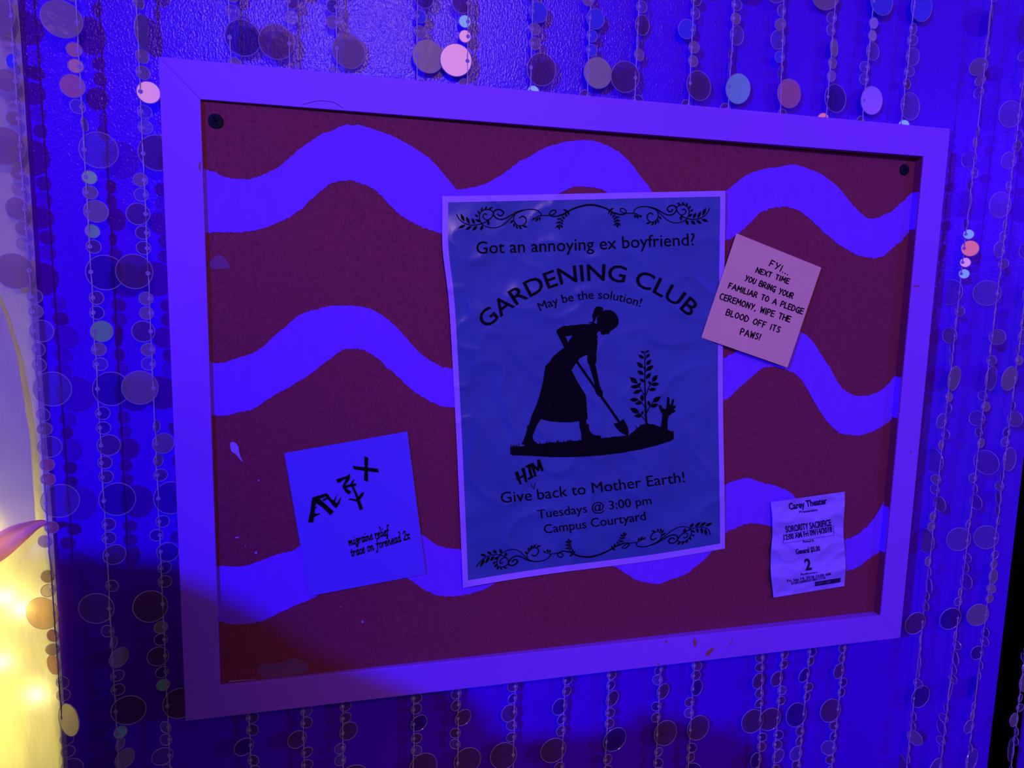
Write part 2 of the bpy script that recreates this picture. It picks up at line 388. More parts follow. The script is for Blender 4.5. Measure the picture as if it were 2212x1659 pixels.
for pts in ([(1524, 1417), (1526, 1408), (1534, 1402), (1541, 1398), (1543, 1402), (1536, 1411), (1529, 1418)], [(1497, 1384), (1500, 1379), (1504, 1382), (1506, 1390), (1503, 1397), (1499, 1395)],
            [(1577, 1391), (1580, 1384), (1583, 1380), (1580, 1392)], [(1436, 1385), (1441, 1383), (1443, 1388), (1439, 1390)], [(1419, 1432), (1421, 1431), (1425, 1436), (1422, 1437)],
            [(428, 357), (431, 351), (433.5, 349), (433, 372), (430, 366)], [(1972, 619), (1978, 616), (1986, 617), (1985, 619), (1976, 620)], [(1966, 976), (1969, 975), (1970, 978), (1967, 980)]):
    fl = Flat(); fl.poly(pts); fl.build('paint_chip', M_CHIP, board, zero, .00012)
fl = Flat(); fl.stroke([(652, 226), (668, 222), (685, 218), (700, 218), (720, 221), (730, 226), (740, 233)], .9, 1.3, smooth=4); fl.build('hairline_crack', M_CRACK, board, zero, .00012, label='hairline crack in the paint of the top rail')

def screw(px, py, r):
    p = unp(px, py, byp(px, py)); vs = []; fs = []
    n = 28; rings = [(0.0, -.0012), (.55, -.0012), (.9, -.0009), (1.0, 0)]
    vs.append(p + Vector((0, -.0012, 0)))
    for k, (rr, yy) in enumerate(rings[1:]):
        for i in range(n):
            a = 2 * PI * i / n; vs.append(p + Vector((r * rr * math.cos(a), yy, r * rr * math.sin(a))))
    for i in range(n): fs.append((0, 1 + (i + 1) % n, 1 + i))
    for k in range(2):
        for i in range(n):
            a, b = 1 + k * n + i, 1 + k * n + (i + 1) % n; fs.append((a, b, b + n, a + n))
    o = child(board, 'screw', mesh(vs, fs), M_SCREW)
    cv, cf = [], []
    for ang in (.35, .35 + PI / 2):
        c, s_ = math.cos(ang), math.sin(ang); b = len(cv)
        for X, Y in ((-.6, -.11), (.6, -.11), (.6, .11), (-.6, .11)):
            cv.append(p + Vector(((X * c - Y * s_) * r, -.0013, (X * s_ + Y * c) * r)))
        cf.append((b, b + 1, b + 2, b + 3))
    me = mesh(cv, cf)
    for vtx in me.vertices: vtx.co -= board.location
    link('cross_slot', me, M_INK, o)
screw(466, 262, .0047); screw(1953, 367, .0046)

# ------------------------------------------------------------------ papers
def sheet(name, corners, nu, nv, depth, material, parent, bulge=None, matf=None, mats=None, thick=.00018):
    (ax, ay), (bx, by), (cx_, cy_), (dx, dy) = corners     # TL TR BR BL
    vs = []; us = [i / nu for i in range(nu + 1)] if not hasattr(nu, '__len__') else nu
    ws = [i / nv for i in range(nv + 1)] if not hasattr(nv, '__len__') else nv
    for w in ws:
        for u in us:
            px = ax * (1 - u) * (1 - w) + bx * u * (1 - w) + cx_ * u * w + dx * (1 - u) * w
            py = ay * (1 - u) * (1 - w) + by * u * (1 - w) + cy_ * u * w + dy * (1 - u) * w
            if bulge: ox, oy = bulge(u, w); px += ox; py += oy
            vs.append(unp(px, py, depth(px, py)) - parent.location)
    U = len(us); fs = [(j * U + i, (j + 1) * U + i, (j + 1) * U + i + 1, j * U + i + 1) for j in range(len(ws) - 1) for i in range(U - 1)]
    me = mesh(vs, fs, True)
    o = link(name, me, mats or material, parent)
    if matf:
        for k, p in enumerate(me.polygons):
            j, i = divmod(k, U - 1); p.material_index = matf((us[i] + us[i + 1]) / 2, (ws[j] + ws[j + 1]) / 2)
    s = o.modifiers.new('thick', 'SOLIDIFY'); s.thickness = thick; s.offset = -1
    e = o.modifiers.new('crisp_edge', 'EDGE_SPLIT'); e.split_angle = math.radians(50)
    return o
def ridge(x, y, seed): return 1 - abs(noise.noise((x, y, seed))) * 2.2
def d_poster(px, py):
    u, w = (px - 956) / 610, (py - 412) / 858
    d = .0009 + .0011 * (noise.noise((px * .006, py * .005, 1.3)) + .5)
    cr = max(0, ridge(px * .011 + .3 * noise.noise((px * .02, py * .02, 9)), py * .011, 4.2)) ** 3
    d += .0012 * cr + .0004 * noise.noise((px * .03, py * .025, 7.7))
    d += .0022 * max(0, w - .9) * 10 * max(0, .25 - u) * 4 * .8        # lifted lower left corner
    d += .0016 * math.exp(-((w - .15) / .07) ** 2) * max(0, 1 - u * 6)  # buckle in the left edge
    return byp(px, py) - .0006 - max(.0002, d)
poster = empty('poster', unp(1270, 840, BY), 'large crumpled blue poster with white margin and silhouette of a woman digging', 'poster')
def bul(u, w):
    ox = -7 * math.exp(-((w - .13) / .09) ** 2) * (1 - u) ** 3 + 5 * math.sin(PI * w) * (1 - u) ** 3 * .6
    ox += (-5 * math.sin(PI * w) ** 2) * u ** 3
    oy = (-2.5 * math.sin(2 * PI * u)) * w ** 3
    return ox, oy
us = [0, .010, .0205] + [.0205 + (.9815 - .0205) * i / 108 for i in range(1, 109)] + [.991, 1]
ws = [0, .008, .0158] + [.0158 + (.9835 - .0158) * i / 150 for i in range(1, 151)] + [.992, 1]
sheet('paper_sheet', [(956, 424), (1567, 412), (1566, 1185), (1000, 1270)], us, ws, d_poster, None, poster, bul,
      lambda u, w: 1 if .0205 < u < .9815 and .0158 < w < .9835 else 0, [M_PAPERW, M_PAPERB])

k3, k1, k2 = 660 / 2212, 640 / 2212, 420 / 1936
P = Flat((940, 400), k3)
P.text('Got an annoying ex boyfriend?', [(300, 496), (655, 485), (1180, 466), (1480, 450), (1882, 434)], 93)
P.build('lettering', M_INK, poster, d_poster)
P = Flat((940, 400), k3)
P.text('GARDENING CLUB', [(372, 1040), (480, 950), (600, 862), (720, 793), (840, 742), (950, 710), (1100, 692), (1250, 692), (1395, 714), (1540, 760), (1630, 805), (1740, 870), (1838, 955)], 125, .006)
P.build('lettering', M_INK, poster, d_poster)
P = Flat((940, 400), k3)
P.text('May be the solution!', [(762, 912), (885, 864), (1010, 837), (1150, 822), (1300, 832), (1485, 880)], 66)
P.build('lettering', M_INK, poster, d_poster)
for s_, bl, cap in (('Give', [(424, 403), (655, 382)], 85), ('back to Mother Earth!', [(698, 378), (1250, 312), (1797, 246)], 84), ('Tuesdays @ 3:00 pm', [(700, 520), (1548, 412)], 68), ('Campus Courtyard', [(748, 632), (1506, 530)], 70)):
    P = Flat((960, 970), k1); P.text(s_, bl, cap); P.build('lettering', M_INK, poster, d_poster)
P = Flat((960, 970), k1)
for pts, w in (([(540, 178), (552, 215), (568, 258)], 17), ([(588, 150), (598, 190), (610, 240)], 17), ([(545, 222), (575, 208), (605, 192)], 12), ([(612, 132), (652, 112)], 10), ([(633, 122), (640, 170), (652, 212)], 16), ([(628, 222), (664, 204)], 10),
               ([(656, 112), (668, 160), (680, 200)], 15), ([(660, 116), (682, 140), (702, 158)], 13), ([(704, 85), (703, 120), (702, 158)], 14), ([(704, 88), (718, 122), (732, 160)], 16)):
    P.stroke(pts, w * 1.5, w * 1.0)
P.build('handwriting', M_INK, poster, d_poster, label='brushed word HIM')
P = Flat((960, 970), k1); P.stroke([(646, 262), (657, 282), (668, 300), (673, 276), (679, 250)], 5, 4); P.build('handwriting', M_INK, poster, d_poster, .0004, label='thin caret mark')

# the silhouette
S = Flat((1080, 640), k2)
body = [(1020, 150), (1045, 138), (1090, 135), (1130, 150), (1162, 185), (1180, 230), (1182, 270), (1165, 300), (1135, 325), (1105, 343), (1092, 360), (1085, 377), (1065, 376), (1045, 378), (1020, 386), (1008, 372), (998, 345), (975, 355), (965, 375), (974, 410), (964, 422), (972, 450), (967, 520), (958, 580), (960, 640), (948, 682), (955, 705), (975, 800), (990, 880), (1005, 920), (1022, 950), (1025, 980), (1012, 1002), (985, 995), (960, 970), (946, 935), (950, 900), (930, 820), (905, 740), (892, 685), (876, 660), (868, 630), (872, 582), (830, 595), (795, 617), (770, 650), (745, 682), (713, 737), (760, 830), (820, 930), (850, 975), (858, 1020), (865, 1120), (873, 1220), (858, 1230), (862, 1270), (882, 1272), (888, 1320), (905, 1360), (945, 1385), (1000, 1390), (1014, 1425), (1010, 1450), (812, 1460), (810, 1370), (795, 1300), (792, 1270), (790, 1242), (700, 1255), (600, 1254), (500, 1245), (408, 1222), (375, 1270), (352, 1318), (335, 1365), (322, 1400), (338, 1440), (385, 1472), (380, 1500), (225, 1500), (250, 1485), (215, 1470), (235, 1430), (255, 1380), (270, 1330), (272, 1287), (290, 1280), (315, 1190), (365, 1080), (400, 970), (430, 850), (445, 740), (455, 690), (500, 650), (520, 610), (575, 560), (640, 510), (600, 430), (563, 355), (565, 335), (600, 312), (640, 293), (660, 298), (700, 290), (760, 285), (830, 275), (880, 278), (920, 270), (935, 264), (965, 275), (970, 250), (965, 220), (980, 185), (1000, 165)]
S.poly(body, [[(650, 398), (680, 460), (722, 388), (685, 394)]])
S.poly([(1020, 155), (1027, 120), (1003, 104), (965, 103), (942, 125), (930, 165), (920, 200), (928, 235), (912, 256), (878, 261), (900, 267), (932, 262), (950, 235), (962, 205), (995, 185)], smooth=8)
S.stroke([(765, 650), (1190, 1255)], 24, cap=False)
S.poly([(1132, 1265), (1165, 1263), (1178, 1255), (1205, 1240), (1228, 1220), (1255, 1265), (1275, 1310), (1282, 1350), (1278, 1392), (1235, 1375), (1190, 1345), (1155, 1305)])
S.build('silhouette_print', M_INK, poster, d_poster, .0004, label='black silhouette of a bending woman with a spade')
S = Flat((1080, 640), k2)
S.poly([(105, 1498), (160, 1500), (240, 1492), (385, 1470), (460, 1465), (520, 1452), (560, 1458), (640, 1448), (700, 1438), (760, 1440), (800, 1435), (1010, 1415), (1050, 1408), (1090, 1408), (1130, 1396), (1180, 1397), (1230, 1388), (1285, 1385), (1310, 1360), (1340, 1342), (1352, 1325), (1380, 1305), (1400, 1285), (1430, 1272), (1470, 1266), (1500, 1275), (1520, 1272), (1560, 1288), (1600, 1300), (1665, 1328), (1720, 1348), (1726, 1330), (1732, 1420), (1700, 1440), (1560, 1485), (1400, 1525), (1200, 1560), (1000, 1585), (750, 1600), (500, 1600), (300, 1588), (120, 1582), (102, 1565)])
for gx, gy in [(110 + i * 15, 1500) for i in range(7)] + [(400, 1470), (450, 1468), (470, 1462), (490, 1462)] + [(560 + i * 14, 1458) for i in range(7)] + [(680, 1445), (695, 1440), (710, 1440), (790, 1440), (1330, 1350), (1365, 1318), (1405, 1290)]:
    h = random.uniform(14, 44); dx = random.uniform(-14, 14); S.poly([(gx - 5, gy + 6), (gx + dx, gy - h), (gx + 6, gy + 6)])
S.poly([(1600, 1330), (1604, 1290), (1612, 1240), (1618, 1180), (1600, 1142), (1580, 1095), (1588, 1080), (1610, 1090), (1625, 1118), (1650, 1125), (1660, 1090), (1665, 1012), (1678, 1000), (1688, 1014), (1687, 1078), (1703, 1075), (1715, 1032), (1727, 1018), (1735, 1040), (1722, 1088), (1733, 1092), (1745, 1082), (1752, 1100), (1728, 1130), (1748, 1133), (1742, 1150), (1710, 1165), (1680, 1195), (1668, 1240), (1668, 1345)])
S.build('silhouette_print', M_INK, poster, d_poster, .0005, label='black print of a soil mound with a hand rising out of it')
S = Flat((1080, 640), k2)
S.stroke([(1462, 1285), (1452, 1180), (1447, 1000), (1443, 820), (1443, 545)], 22, 5)
for b in (((1452, 1245), (1410, 1190), (1375, 1152)), ((1447, 1105), (1405, 1050), (1372, 1030)), ((1445, 995), (1400, 920), (1362, 858)), ((1458, 1165), (1495, 1090), (1530, 1048)), ((1449, 995), (1488, 895), (1520, 848)), ((1445, 755), (1470, 728)), ((1443, 640), (1460, 605))):
    S.stroke(list(b), 9, 6)
for a, b, w in (((1385, 1160), (1295, 1113), 50), ((1415, 1190), (1335, 1190), 38), ((1410, 1182), (1424, 1140), 24), ((1378, 1030), (1292, 1030), 42), ((1415, 1057), (1342, 1070), 38), ((1420, 1047), (1413, 975), 38),
                ((1366, 865), (1295, 805), 48), ((1390, 897), (1297, 902), 38), ((1408, 935), (1325, 966), 38), ((1380, 897), (1402, 855), 24), ((1525, 1052), (1602, 997), 48), ((1500, 1100), (1577, 1075), 42), ((1492, 1092), (1474, 1036), 28),
                ((1518, 850), (1568, 782), 42), ((1505, 882), (1590, 868), 38), ((1483, 930), (1560, 925), 36), ((1500, 882), (1481, 840), 24), ((1440, 855), (1393, 820), 32), ((1455, 822), (1503, 760), 38), ((1430, 780), (1370, 740), 38),
                ((1453, 742), (1533, 685), 40), ((1425, 712), (1364, 655), 40), ((1458, 684), (1508, 629), 36), ((1432, 620), (1380, 582), 32), ((1455, 610), (1494, 570), 30), ((1437, 565), (1402, 545), 22), ((1452, 560), (1486, 537), 22), ((1443, 735), (1443, 688), 22)):
    S.leaf(a, b, w)
S.build('silhouette_print', M_INK, poster, d_poster, .0004, label='black print of a leafy sapling')

# scrolling vine borders
VS = [([(2130, 89), (2060, 90), (1980, 105), (1860, 142), (1760, 192), (1690, 232), (1600, 262), (1530, 265), (1480, 246), (1480, 210), (1520, 175), (1570, 172), (1580, 198), (1540, 235), (1480, 248), (1400, 252), (1330, 258), (1270, 280), (1240, 310)], 26, 9),
      ([(1350, 252), (1348, 232), (1325, 195), (1280, 170), (1190, 155), (1080, 168), (980, 195), (900, 238), (820, 285), (740, 312), (670, 300), (625, 258), (613, 212), (640, 172), (690, 158), (745, 175), (772, 215), (745, 252), (705, 255), (675, 225)], 12, 20),
      ([(1080, 170), (990, 205), (930, 245), (860, 312), (780, 382), (690, 430), (600, 442), (510, 425), (440, 385)], 14, 10),
      ([(45, 235), (80, 300), (140, 355), (220, 390), (310, 400), (420, 382), (520, 335), (580, 285), (610, 225), (590, 180), (530, 160), (460, 170), (410, 215), (395, 280), (408, 340), (440, 388)], 13, 13),
      ([(580, 290), (530, 320), (480, 308), (452, 273), (460, 238), (490, 225), (512, 240)], 12, 16),
      ([(990, 200), (945, 240), (925, 300), (940, 355), (980, 395), (1030, 410), (1085, 392), (1118, 345), (1108, 290), (1060, 262), (1015, 290)], 10, 18),
      ([(1740, 200), (1680, 262), (1642, 340), (1630, 420), (1628, 460)], 9, 7)]
VL = [((165, 345), (108, 222), 44), ((245, 382), (193, 268), 40), ((325, 382), (278, 292), 40), ((408, 352), (335, 308), 34), ((182, 400), (68, 447), 42), ((272, 415), (183, 477), 42), ((362, 415), (288, 487), 42), ((452, 400), (412, 487), 42), ((535, 330), (535, 408), 38),
      ((375, 278), (328, 233), 28), ((397, 232), (373, 172), 28), ((427, 190), (440, 122), 28), ((475, 165), (517, 110), 28), ((540, 160), (600, 120), 28), ((922, 322), (868, 372), 30), ((935, 370), (927, 432), 30), ((962, 398), (987, 462), 28), ((1008, 415), (1048, 467), 28), ((1065, 412), (1142, 432), 30),
      ((1262, 290), (1203, 322), 28), ((1300, 280), (1268, 352), 28), ((1322, 270), (1332, 338), 24), ((1755, 185), (1688, 158), 30), ((1762, 190), (1780, 248), 26), ((1730, 212), (1738, 283), 28), ((1690, 236), (1612, 250), 24), ((1682, 268), (1712, 316), 26), ((1655, 298), (1588, 312), 26), ((1660, 312), (1697, 350), 24),
      ((1642, 348), (1578, 372), 26), ((1643, 352), (1693, 388), 26), ((1632, 395), (1573, 440), 30), ((1640, 392), (1688, 442), 28), ((1630, 415), (1628, 477), 28)]
SRC = [(45, 235), (2110, 90), (1628, 475)]
def affine(dst):
    M = Matrix([[x, y, 1] for x, y in SRC]); Mi = M.inverted()
    ax_ = Mi @ Vector([d[0] for d in dst]); ay_ = Mi @ Vector([d[1] for d in dst])
    return lambda p: (ax_[0] * p[0] + ax_[1] * p[1] + ax_[2], ay_[0] * p[0] + ay_[1] * p[1] + ay_[2])
k7 = 310 / 2212
for dst, lab in (([(986.3, 462.9), (1275.7, 442.6), (1208.1, 496.6)], 'scrolling leafy vine along the top, left half'), ([(1532.8, 449.9), (1273, 442.6), (1334.2, 491.9)], 'scrolling leafy vine along the top, right half'),
            ([(1029.4, 1224.6), (1279, 1202.5), (1229.1, 1163.0)], 'scrolling leafy vine along the bottom, left half'), ([(1534.3, 1154.6), (1276, 1202.5), (1349.1, 1148.8)], 'scrolling leafy vine along the bottom, right half')):
    A = affine(dst); V = Flat()
    for pts, w, w1 in VS: V.stroke([A(p) for p in catmull(pts, 16)], w * k7, w1 * k7)
    for a, b, w in VL: V.leaf(A(a), A(b), w * k7)
    V.build('vine_border', M_INK, poster, d_poster, .00045, label=lab)

# --- sticky note with block capitals
def d_note(px, py):
    t = ((px - 1590) * .35 + (py - 504)) / 300
    return byp(px, py) - .0032 - .0020 * t * t - .0004 * noise.noise((px * .01, py * .01, 3))
note = empty('sticky_note', unp(1645, 650, BY - .004), 'tilted pink sticky note with handwritten block capitals over the poster edge', 'note')
sheet('paper_sheet', [(1591, 504), (1774, 578), (1701, 794), (1515, 729)], 24, 24, d_note, M_NOTE, note)
GL = {'A': (.8, [[(0, 0), (.38, 1), (.8, 0)], [(.14, .36), (.66, .34)]]), 'B': (.62, [[(0, 0), (0, 1), (.4, .97), (.52, .78), (.35, .56), (0, .52)], [(.3, .54), (.6, .38), (.55, .1), (.3, 0), (0, 0)]]),
      'C': (.6, [[(.58, .92), (.3, 1), (.05, .7), (.02, .32), (.2, .03), (.58, .02)]]), 'D': (.66, [[(0, 0), (0, 1), (.35, .92), (.62, .6), (.55, .2), (.3, .02), (0, 0)]]),
      'E': (.55, [[(.55, 1), (0, 1), (0, 0), (.55, 0)], [(0, .52), (.48, .52)]]), 'F': (.55, [[(0, 0), (.02, 1), (.55, 1)], [(0, .5), (.42, .52)]]),
      'G': (.66, [[(.62, .85), (.35, 1), (.05, .7), (.03, .3), (.25, .02), (.58, .1), (.62, .42), (.36, .42)], [(.62, .42), (.62, -.15)]]), 'H': (.62, [[(0, 0), (0, 1)], [(.62, 0), (.62, 1)], [(0, .5), (.62, .52)]]),
      'I': (.12, [[(.05, 0), (.05, 1)]]), 'L': (.5, [[(0, 1), (0, 0), (.5, .02)]]), 'M': (.8, [[(0, 0), (.08, 1), (.4, .35), (.72, 1), (.8, 0)]]), 'N': (.66, [[(0, 0), (.04, 1), (.6, .02), (.64, 1)]]),
      'O': (.68, [[(.34, 1), (.06, .75), (.02, .3), (.3, 0), (.6, .2), (.66, .65), (.34, 1)]]), 'P': (.55, [[(0, 0), (0, 1), (.4, .97), (.54, .75), (.38, .5), (0, .45)]]),
      'R': (.62, [[(0, 0), (0, 1), (.42, .95), (.5, .72), (.3, .5), (0, .48)], [(.22, .48), (.6, 0)]]), 'S': (.5, [[(.48, .92), (.2, 1), (.05, .75), (.25, .52), (.48, .3), (.35, .03), (.02, .06)]]),
      'T': (.6, [[(0, 1), (.6, 1)], [(.3, 1), (.3, 0)]]), 'U': (.6, [[(0, 1), (.04, .25), (.28, 0), (.54, .25), (.6, 1)]]), 'W': (.72, [[(0, 1), (.12, 0), (.36, .8), (.56, .02), (.7, 1)]]),
      'X': (.6, [[(0, 1), (.6, 0)], [(.6, 1), (0, 0)]]), 'Y': (.6, [[(0, 1), (.28, .5)], [(.6, 1), (.18, -.05)]]), '.': (.12, [[(.05, .0), (.07, .06)]]), ',': (.15, [[(.1, .05), (.04, -.15)]]), '!': (.15, [[(.1, 1), (.06, .3)], [(.04, .06), (.05, 0)]]), ' ': (.45, [])}
def handwrite(fl, s_, a, b, h, w, gl=GL, gap=.26, nib=None, slant=0, step=6, jit=.02):
    tot = sum(gl[c][0] + gap for c in s_) - gap
    dx, dy = b[0] - a[0], b[1] - a[1]; L = math.hypot(dx, dy); ux, uy = dx / L, dy / L; k = L / tot; x = 0
    for c in s_:
        gw, st = gl[c]
        for line in st:
            pts = []
            for (gx, gy) in line:
                X = (x + gx + random.uniform(-jit, jit)) * k; Y = (gy + random.uniform(-jit, jit)) * h
                X += slant * Y
                pts.append((a[0] + ux * X + uy * Y, a[1] + uy * X - ux * Y))
            sharp = nib is None and c in 'AEFHILMNTWXYV,.!'
            if sharp:
                for p_, q_ in zip(pts, pts[1:]): fl.stroke([p_, q_], w, w * .9)
            else: fl.stroke(pts, w, w * .9, smooth=step, nib=nib)
        x += gw + gap
kn = 340 / 1659
for s_, a, b, h in (('FYI...', (885, 458), (1082, 556), 64), ('NEXT TIME', (745, 527), (1088, 648), 52), ('YOU BRING YOUR', (628, 612), (1130, 806), 56), ('FAMILIAR TO A PLEDGE', (455, 692), (1235, 967), 56),
                    ('CEREMONY, WIPE THE', (362, 806), (1100, 1052), 60), ('BLOOD OFF ITS', (430, 975), (990, 1163), 60), ('PAWS!', (580, 1182), (785, 1242), 64)):
    fl = Flat((1480, 480), kn); handwrite(fl, s_, a, b, h, 12); fl.build('handwriting', M_INK, note, d_note, .0003)

# --- square card with rune marks
def d_card(px, py):
    t = (py - 930) / 360; return byp(px, py) - .0010 - .0006 * t - .0004 * noise.noise((px * .008, py * .008, 5))
card = empty('rune_card', unp(770, 1110, BY - .001), 'tilted plain blue-white card with black rune symbols at lower left', 'card')
sheet('paper_sheet', [(614, 979), (880, 932), (920, 1240), (668, 1288)], 20, 20, d_card, M_CARD, card)
kc = 350 / 1452
fl = Flat((590, 910), kc)
fl.poly([(817, 313), (851, 328), (846, 420), (850, 541), (814, 528), (820, 420)]); fl.poly([(712, 398), (745, 404), (935, 424), (948, 459), (900, 454), (725, 432)])
fl.build('rune_mark', M_INK, card, d_card)
fl = Flat((590, 910), kc)
fl.poly([(350, 683), (388, 690), (372, 800), (358, 905), (312, 908), (335, 800)]); fl.poly([(350, 683), (476, 645), (494, 668), (390, 703)]); fl.poly([(383, 690), (420, 698), (543, 811), (510, 841), (440, 770), (385, 735)])
fl.stroke([(362, 782), (388, 770)], 12, 8); fl.stroke([(356, 852), (414, 828)], 20, 9); fl.stroke([(360, 835), (385, 828)], 12, 8)
fl.poly([(465, 648), (492, 655), (520, 700), (552, 712), (575, 765), (564, 778), (540, 760), (505, 715), (478, 690)]); fl.poly([(440, 708), (452, 692), (482, 684), (478, 700), (455, 715)])
fl.poly([(564, 778), (552, 735), (575, 730), (613, 670), (590, 740)]); fl.poly([(530, 712), (545, 705), (576, 648), (560, 700), (550, 725)])
fl.build('rune_mark', M_INK, card, d_card)
fl = Flat((590, 910), kc)
fl.poly([(565, 522), (582, 515), (662, 490), (690, 468), (684, 520), (655, 560), (628, 600), (622, 580), (650, 520), (640, 515), (592, 552), (575, 545)]); fl.poly([(622, 592), (640, 590), (698, 632), (680, 657), (650, 635)])
fl.poly([(628, 580), (700, 562), (743, 556), (738, 580), (690, 585), (640, 604)]); fl.poly([(690, 565), (712, 530), (728, 520), (722, 540), (706, 568)])
fl.poly([(694, 570), (722, 585), (770, 690), (803, 785), (776, 799), (752, 720), (735, 660)]); fl.poly([(673, 702), (690, 690), (756, 702), (752, 722), (720, 712)]); fl.poly([(745, 700), (765, 678), (790, 642), (816, 634), (800, 672), (760, 722)])
fl.build('rune_mark', M_INK, card, d_card)
IT = {'m': (.86, [[(0, .42), (.1, .5), (.08, 0)], [(.08, .25), (.28, .5), (.36, .42), (.34, 0)], [(.34, .25), (.56, .5), (.64, .42), (.62, .05), (.74, .04), (.82, .16)]]),
      'i': (.26, [[(0, .42), (.1, .5), (.08, .06), (.16, .02), (.26, .16)], [(.12, .72), (.13, .78)]]), 'g': (.5, [[(.42, .45), (.25, .52), (.06, .38), (.1, .2), (.28, .22), (.38, .4), (.42, .5)], [(.42, .48), (.38, 0), (.3, -.22), (.1, -.28), (0, -.15), (.15, -.04), (.4, .06)]]),
      'r': (.4, [[(0, .42), (.1, .5), (.08, 0)], [(.08, .25), (.26, .5), (.36, .5), (.38, .42)]]), 'a': (.52, [[(.4, .46), (.24, .52), (.06, .3), (.08, .04), (.22, 0), (.36, .22)], [(.42, .5), (.38, .06), (.46, .02), (.54, .14)]]),
      'n': (.58, [[(0, .42), (.1, .5), (.08, 0)], [(.08, .25), (.28, .5), (.38, .42), (.36, .05), (.46, .02), (.56, .16)]]), 'e': (.42, [[(.06, .26), (.3, .34), (.36, .46), (.24, .52), (.08, .34), (.06, .1), (.2, 0), (.4, .14)]]),
      'l': (.26, [[(0, .96), (.12, 1), (.08, .08), (.16, .02), (.26, .16)]]), 'f': (.4, [[(.44, .95), (.32, 1.02), (.22, .85), (.16, .3), (.1, -.15), (0, -.3), (-.12, -.24)], [(.02, .48), (.34, .5)]]),
      't': (.3, [[(.14, .72), (.08, .1), (.16, .02), (.28, .14)], [(0, .48), (.26, .5)]]), 'c': (.4, [[(.34, .42), (.24, .52), (.06, .34), (.06, .1), (.2, 0), (.38, .14)]]), 'o': (.46, [[(.22, .52), (.05, .34), (.06, .08), (.2, 0), (.38, .16), (.38, .42), (.22, .52)]]),
      'h': (.56, [[(0, .96), (.1, 1), (.08, 0)], [(.08, .25), (.28, .5), (.38, .42), (.36, .05), (.46, .02), (.54, .16)]]), 'd': (.54, [[(.38, .46), (.24, .52), (.06, .3), (.08, .04), (.22, 0), (.36, .22)], [(.34, .96), (.46, 1), (.4, .06), (.46, .02), (.54, .14)]]),
      '2': (.5, [[(.06, .7), (.2, .9), (.42, .8), (.36, .5), (.02, .04), (.2, .06), (.46, .02)]]), 'x': (.5, [[(.02, .42), (.14, .5), (.3, .04), (.46, .08)], [(.46, .46), (.34, .46), (.14, .04), (0, .06)]]), ' ': (.34, [])}
for s_, a, b in (('migraine relief', (680, 1118), (1040, 1018)), ('trace on forehead 2x', (703, 1215), (1228, 1052))):
    fl = Flat((590, 910), kc); handwrite(fl, s_, a, b, 88, 14, IT, .06, (.28, 1.0), .16, 5, .006); fl.build('lettering', M_INK, card, d_card, .0003)

# --- crumpled ticket
def d_tick(px, py):
    w = (py - 1075 + (px - 1745) * .15) / 205
    saw = lambda t: abs((t % 1) * 2 - 1)
    d = .0016 + .0022 * saw(w * 3.4 + .25 + .22 * noise.noise((px * .02, 0, 1))) + .0007 * noise.noise((px * .03, py * .03, 2.2))
    d += .0014 * max(0, ridge(px * .022, py * .026, 6)) ** 2
    return byp(px, py) - .0004 - d
ticket = empty('ticket_stub', unp(1745, 1175, BY - .002), 'small creased white cinema ticket pinned low on the right of the board', 'ticket')
def bulT(u, w): return ((3 * math.sin(w * 7) * (1 - u) + 2 * math.sin(w * 9 + 1) * u), 0)
sheet('paper_sheet', [(1665, 1085), (1823, 1062), (1825, 1266), (1669, 1291)], 46, 60, d_tick, M_TICK, ticket, bulT)
kt = 220 / 1404
for s_, a, b, h, bo in (('Carey Theater', (415, 390), (940, 305), 92, .03), ('Presenting', (555, 438), (810, 405), 34, .02), ('SORORITY SACRIFICE', (370, 705), (1000, 607), 90, .025), ('12:00 AM Fri 09/14/2018', (345, 810), (1010, 692), 74, .03),
                        ('Rated R', (605, 845), (760, 830), 34, .02), ('General $5.00', (510, 1005), (845, 955), 72, .03), ('2', (640, 1225), (728, 1211), 160, .03), ('Auditorium', (570, 1295), (802, 1262), 28, .02),
                        ('Fri, Sep 14, 2018 12:00 AM', (388, 1390), (990, 1292), 38, .02), ('0100100002010011110', (445, 1425), (915, 1342), 36, .02)):
    fl = Flat((1640, 1040), kt); fl.text(s_, [a, b], h, bo); fl.build('lettering', M_TICKINK, ticket, d_tick, .0004, 3.0)
fl = Flat((1640, 1040), kt)
q = [(342, 738), (1025, 616), (1030, 740), (330, 857)]
for i in range(4): fl.stroke([q[i], q[(i + 1) % 4]], 4)
fl.build('printed_box', M_TICKINK, ticket, d_tick, .0004, 3.0)
fl = Flat((1640, 1040), kt)
fl.poly([(768, 1384), (1126, 1328), (1124, 1340), (768, 1396)]); fl.poly([(768, 1434), (1122, 1376), (1122, 1388), (766, 1447)])
x = 770
while x < 1120:
    w = random.uniform(6, 20); y = 1384 - (x - 768) * .156
    if x + w > 1122: w = 1122 - x
    fl.poly([(x, y + 4), (x + w, y + 4 - w * .156), (x + w, y + 56 - w * .156), (x, y + 56)]); x += w + random.uniform(3, 6)
fl.build('barcode', M_TICKINK, ticket, d_tick, .0004, 3.0)

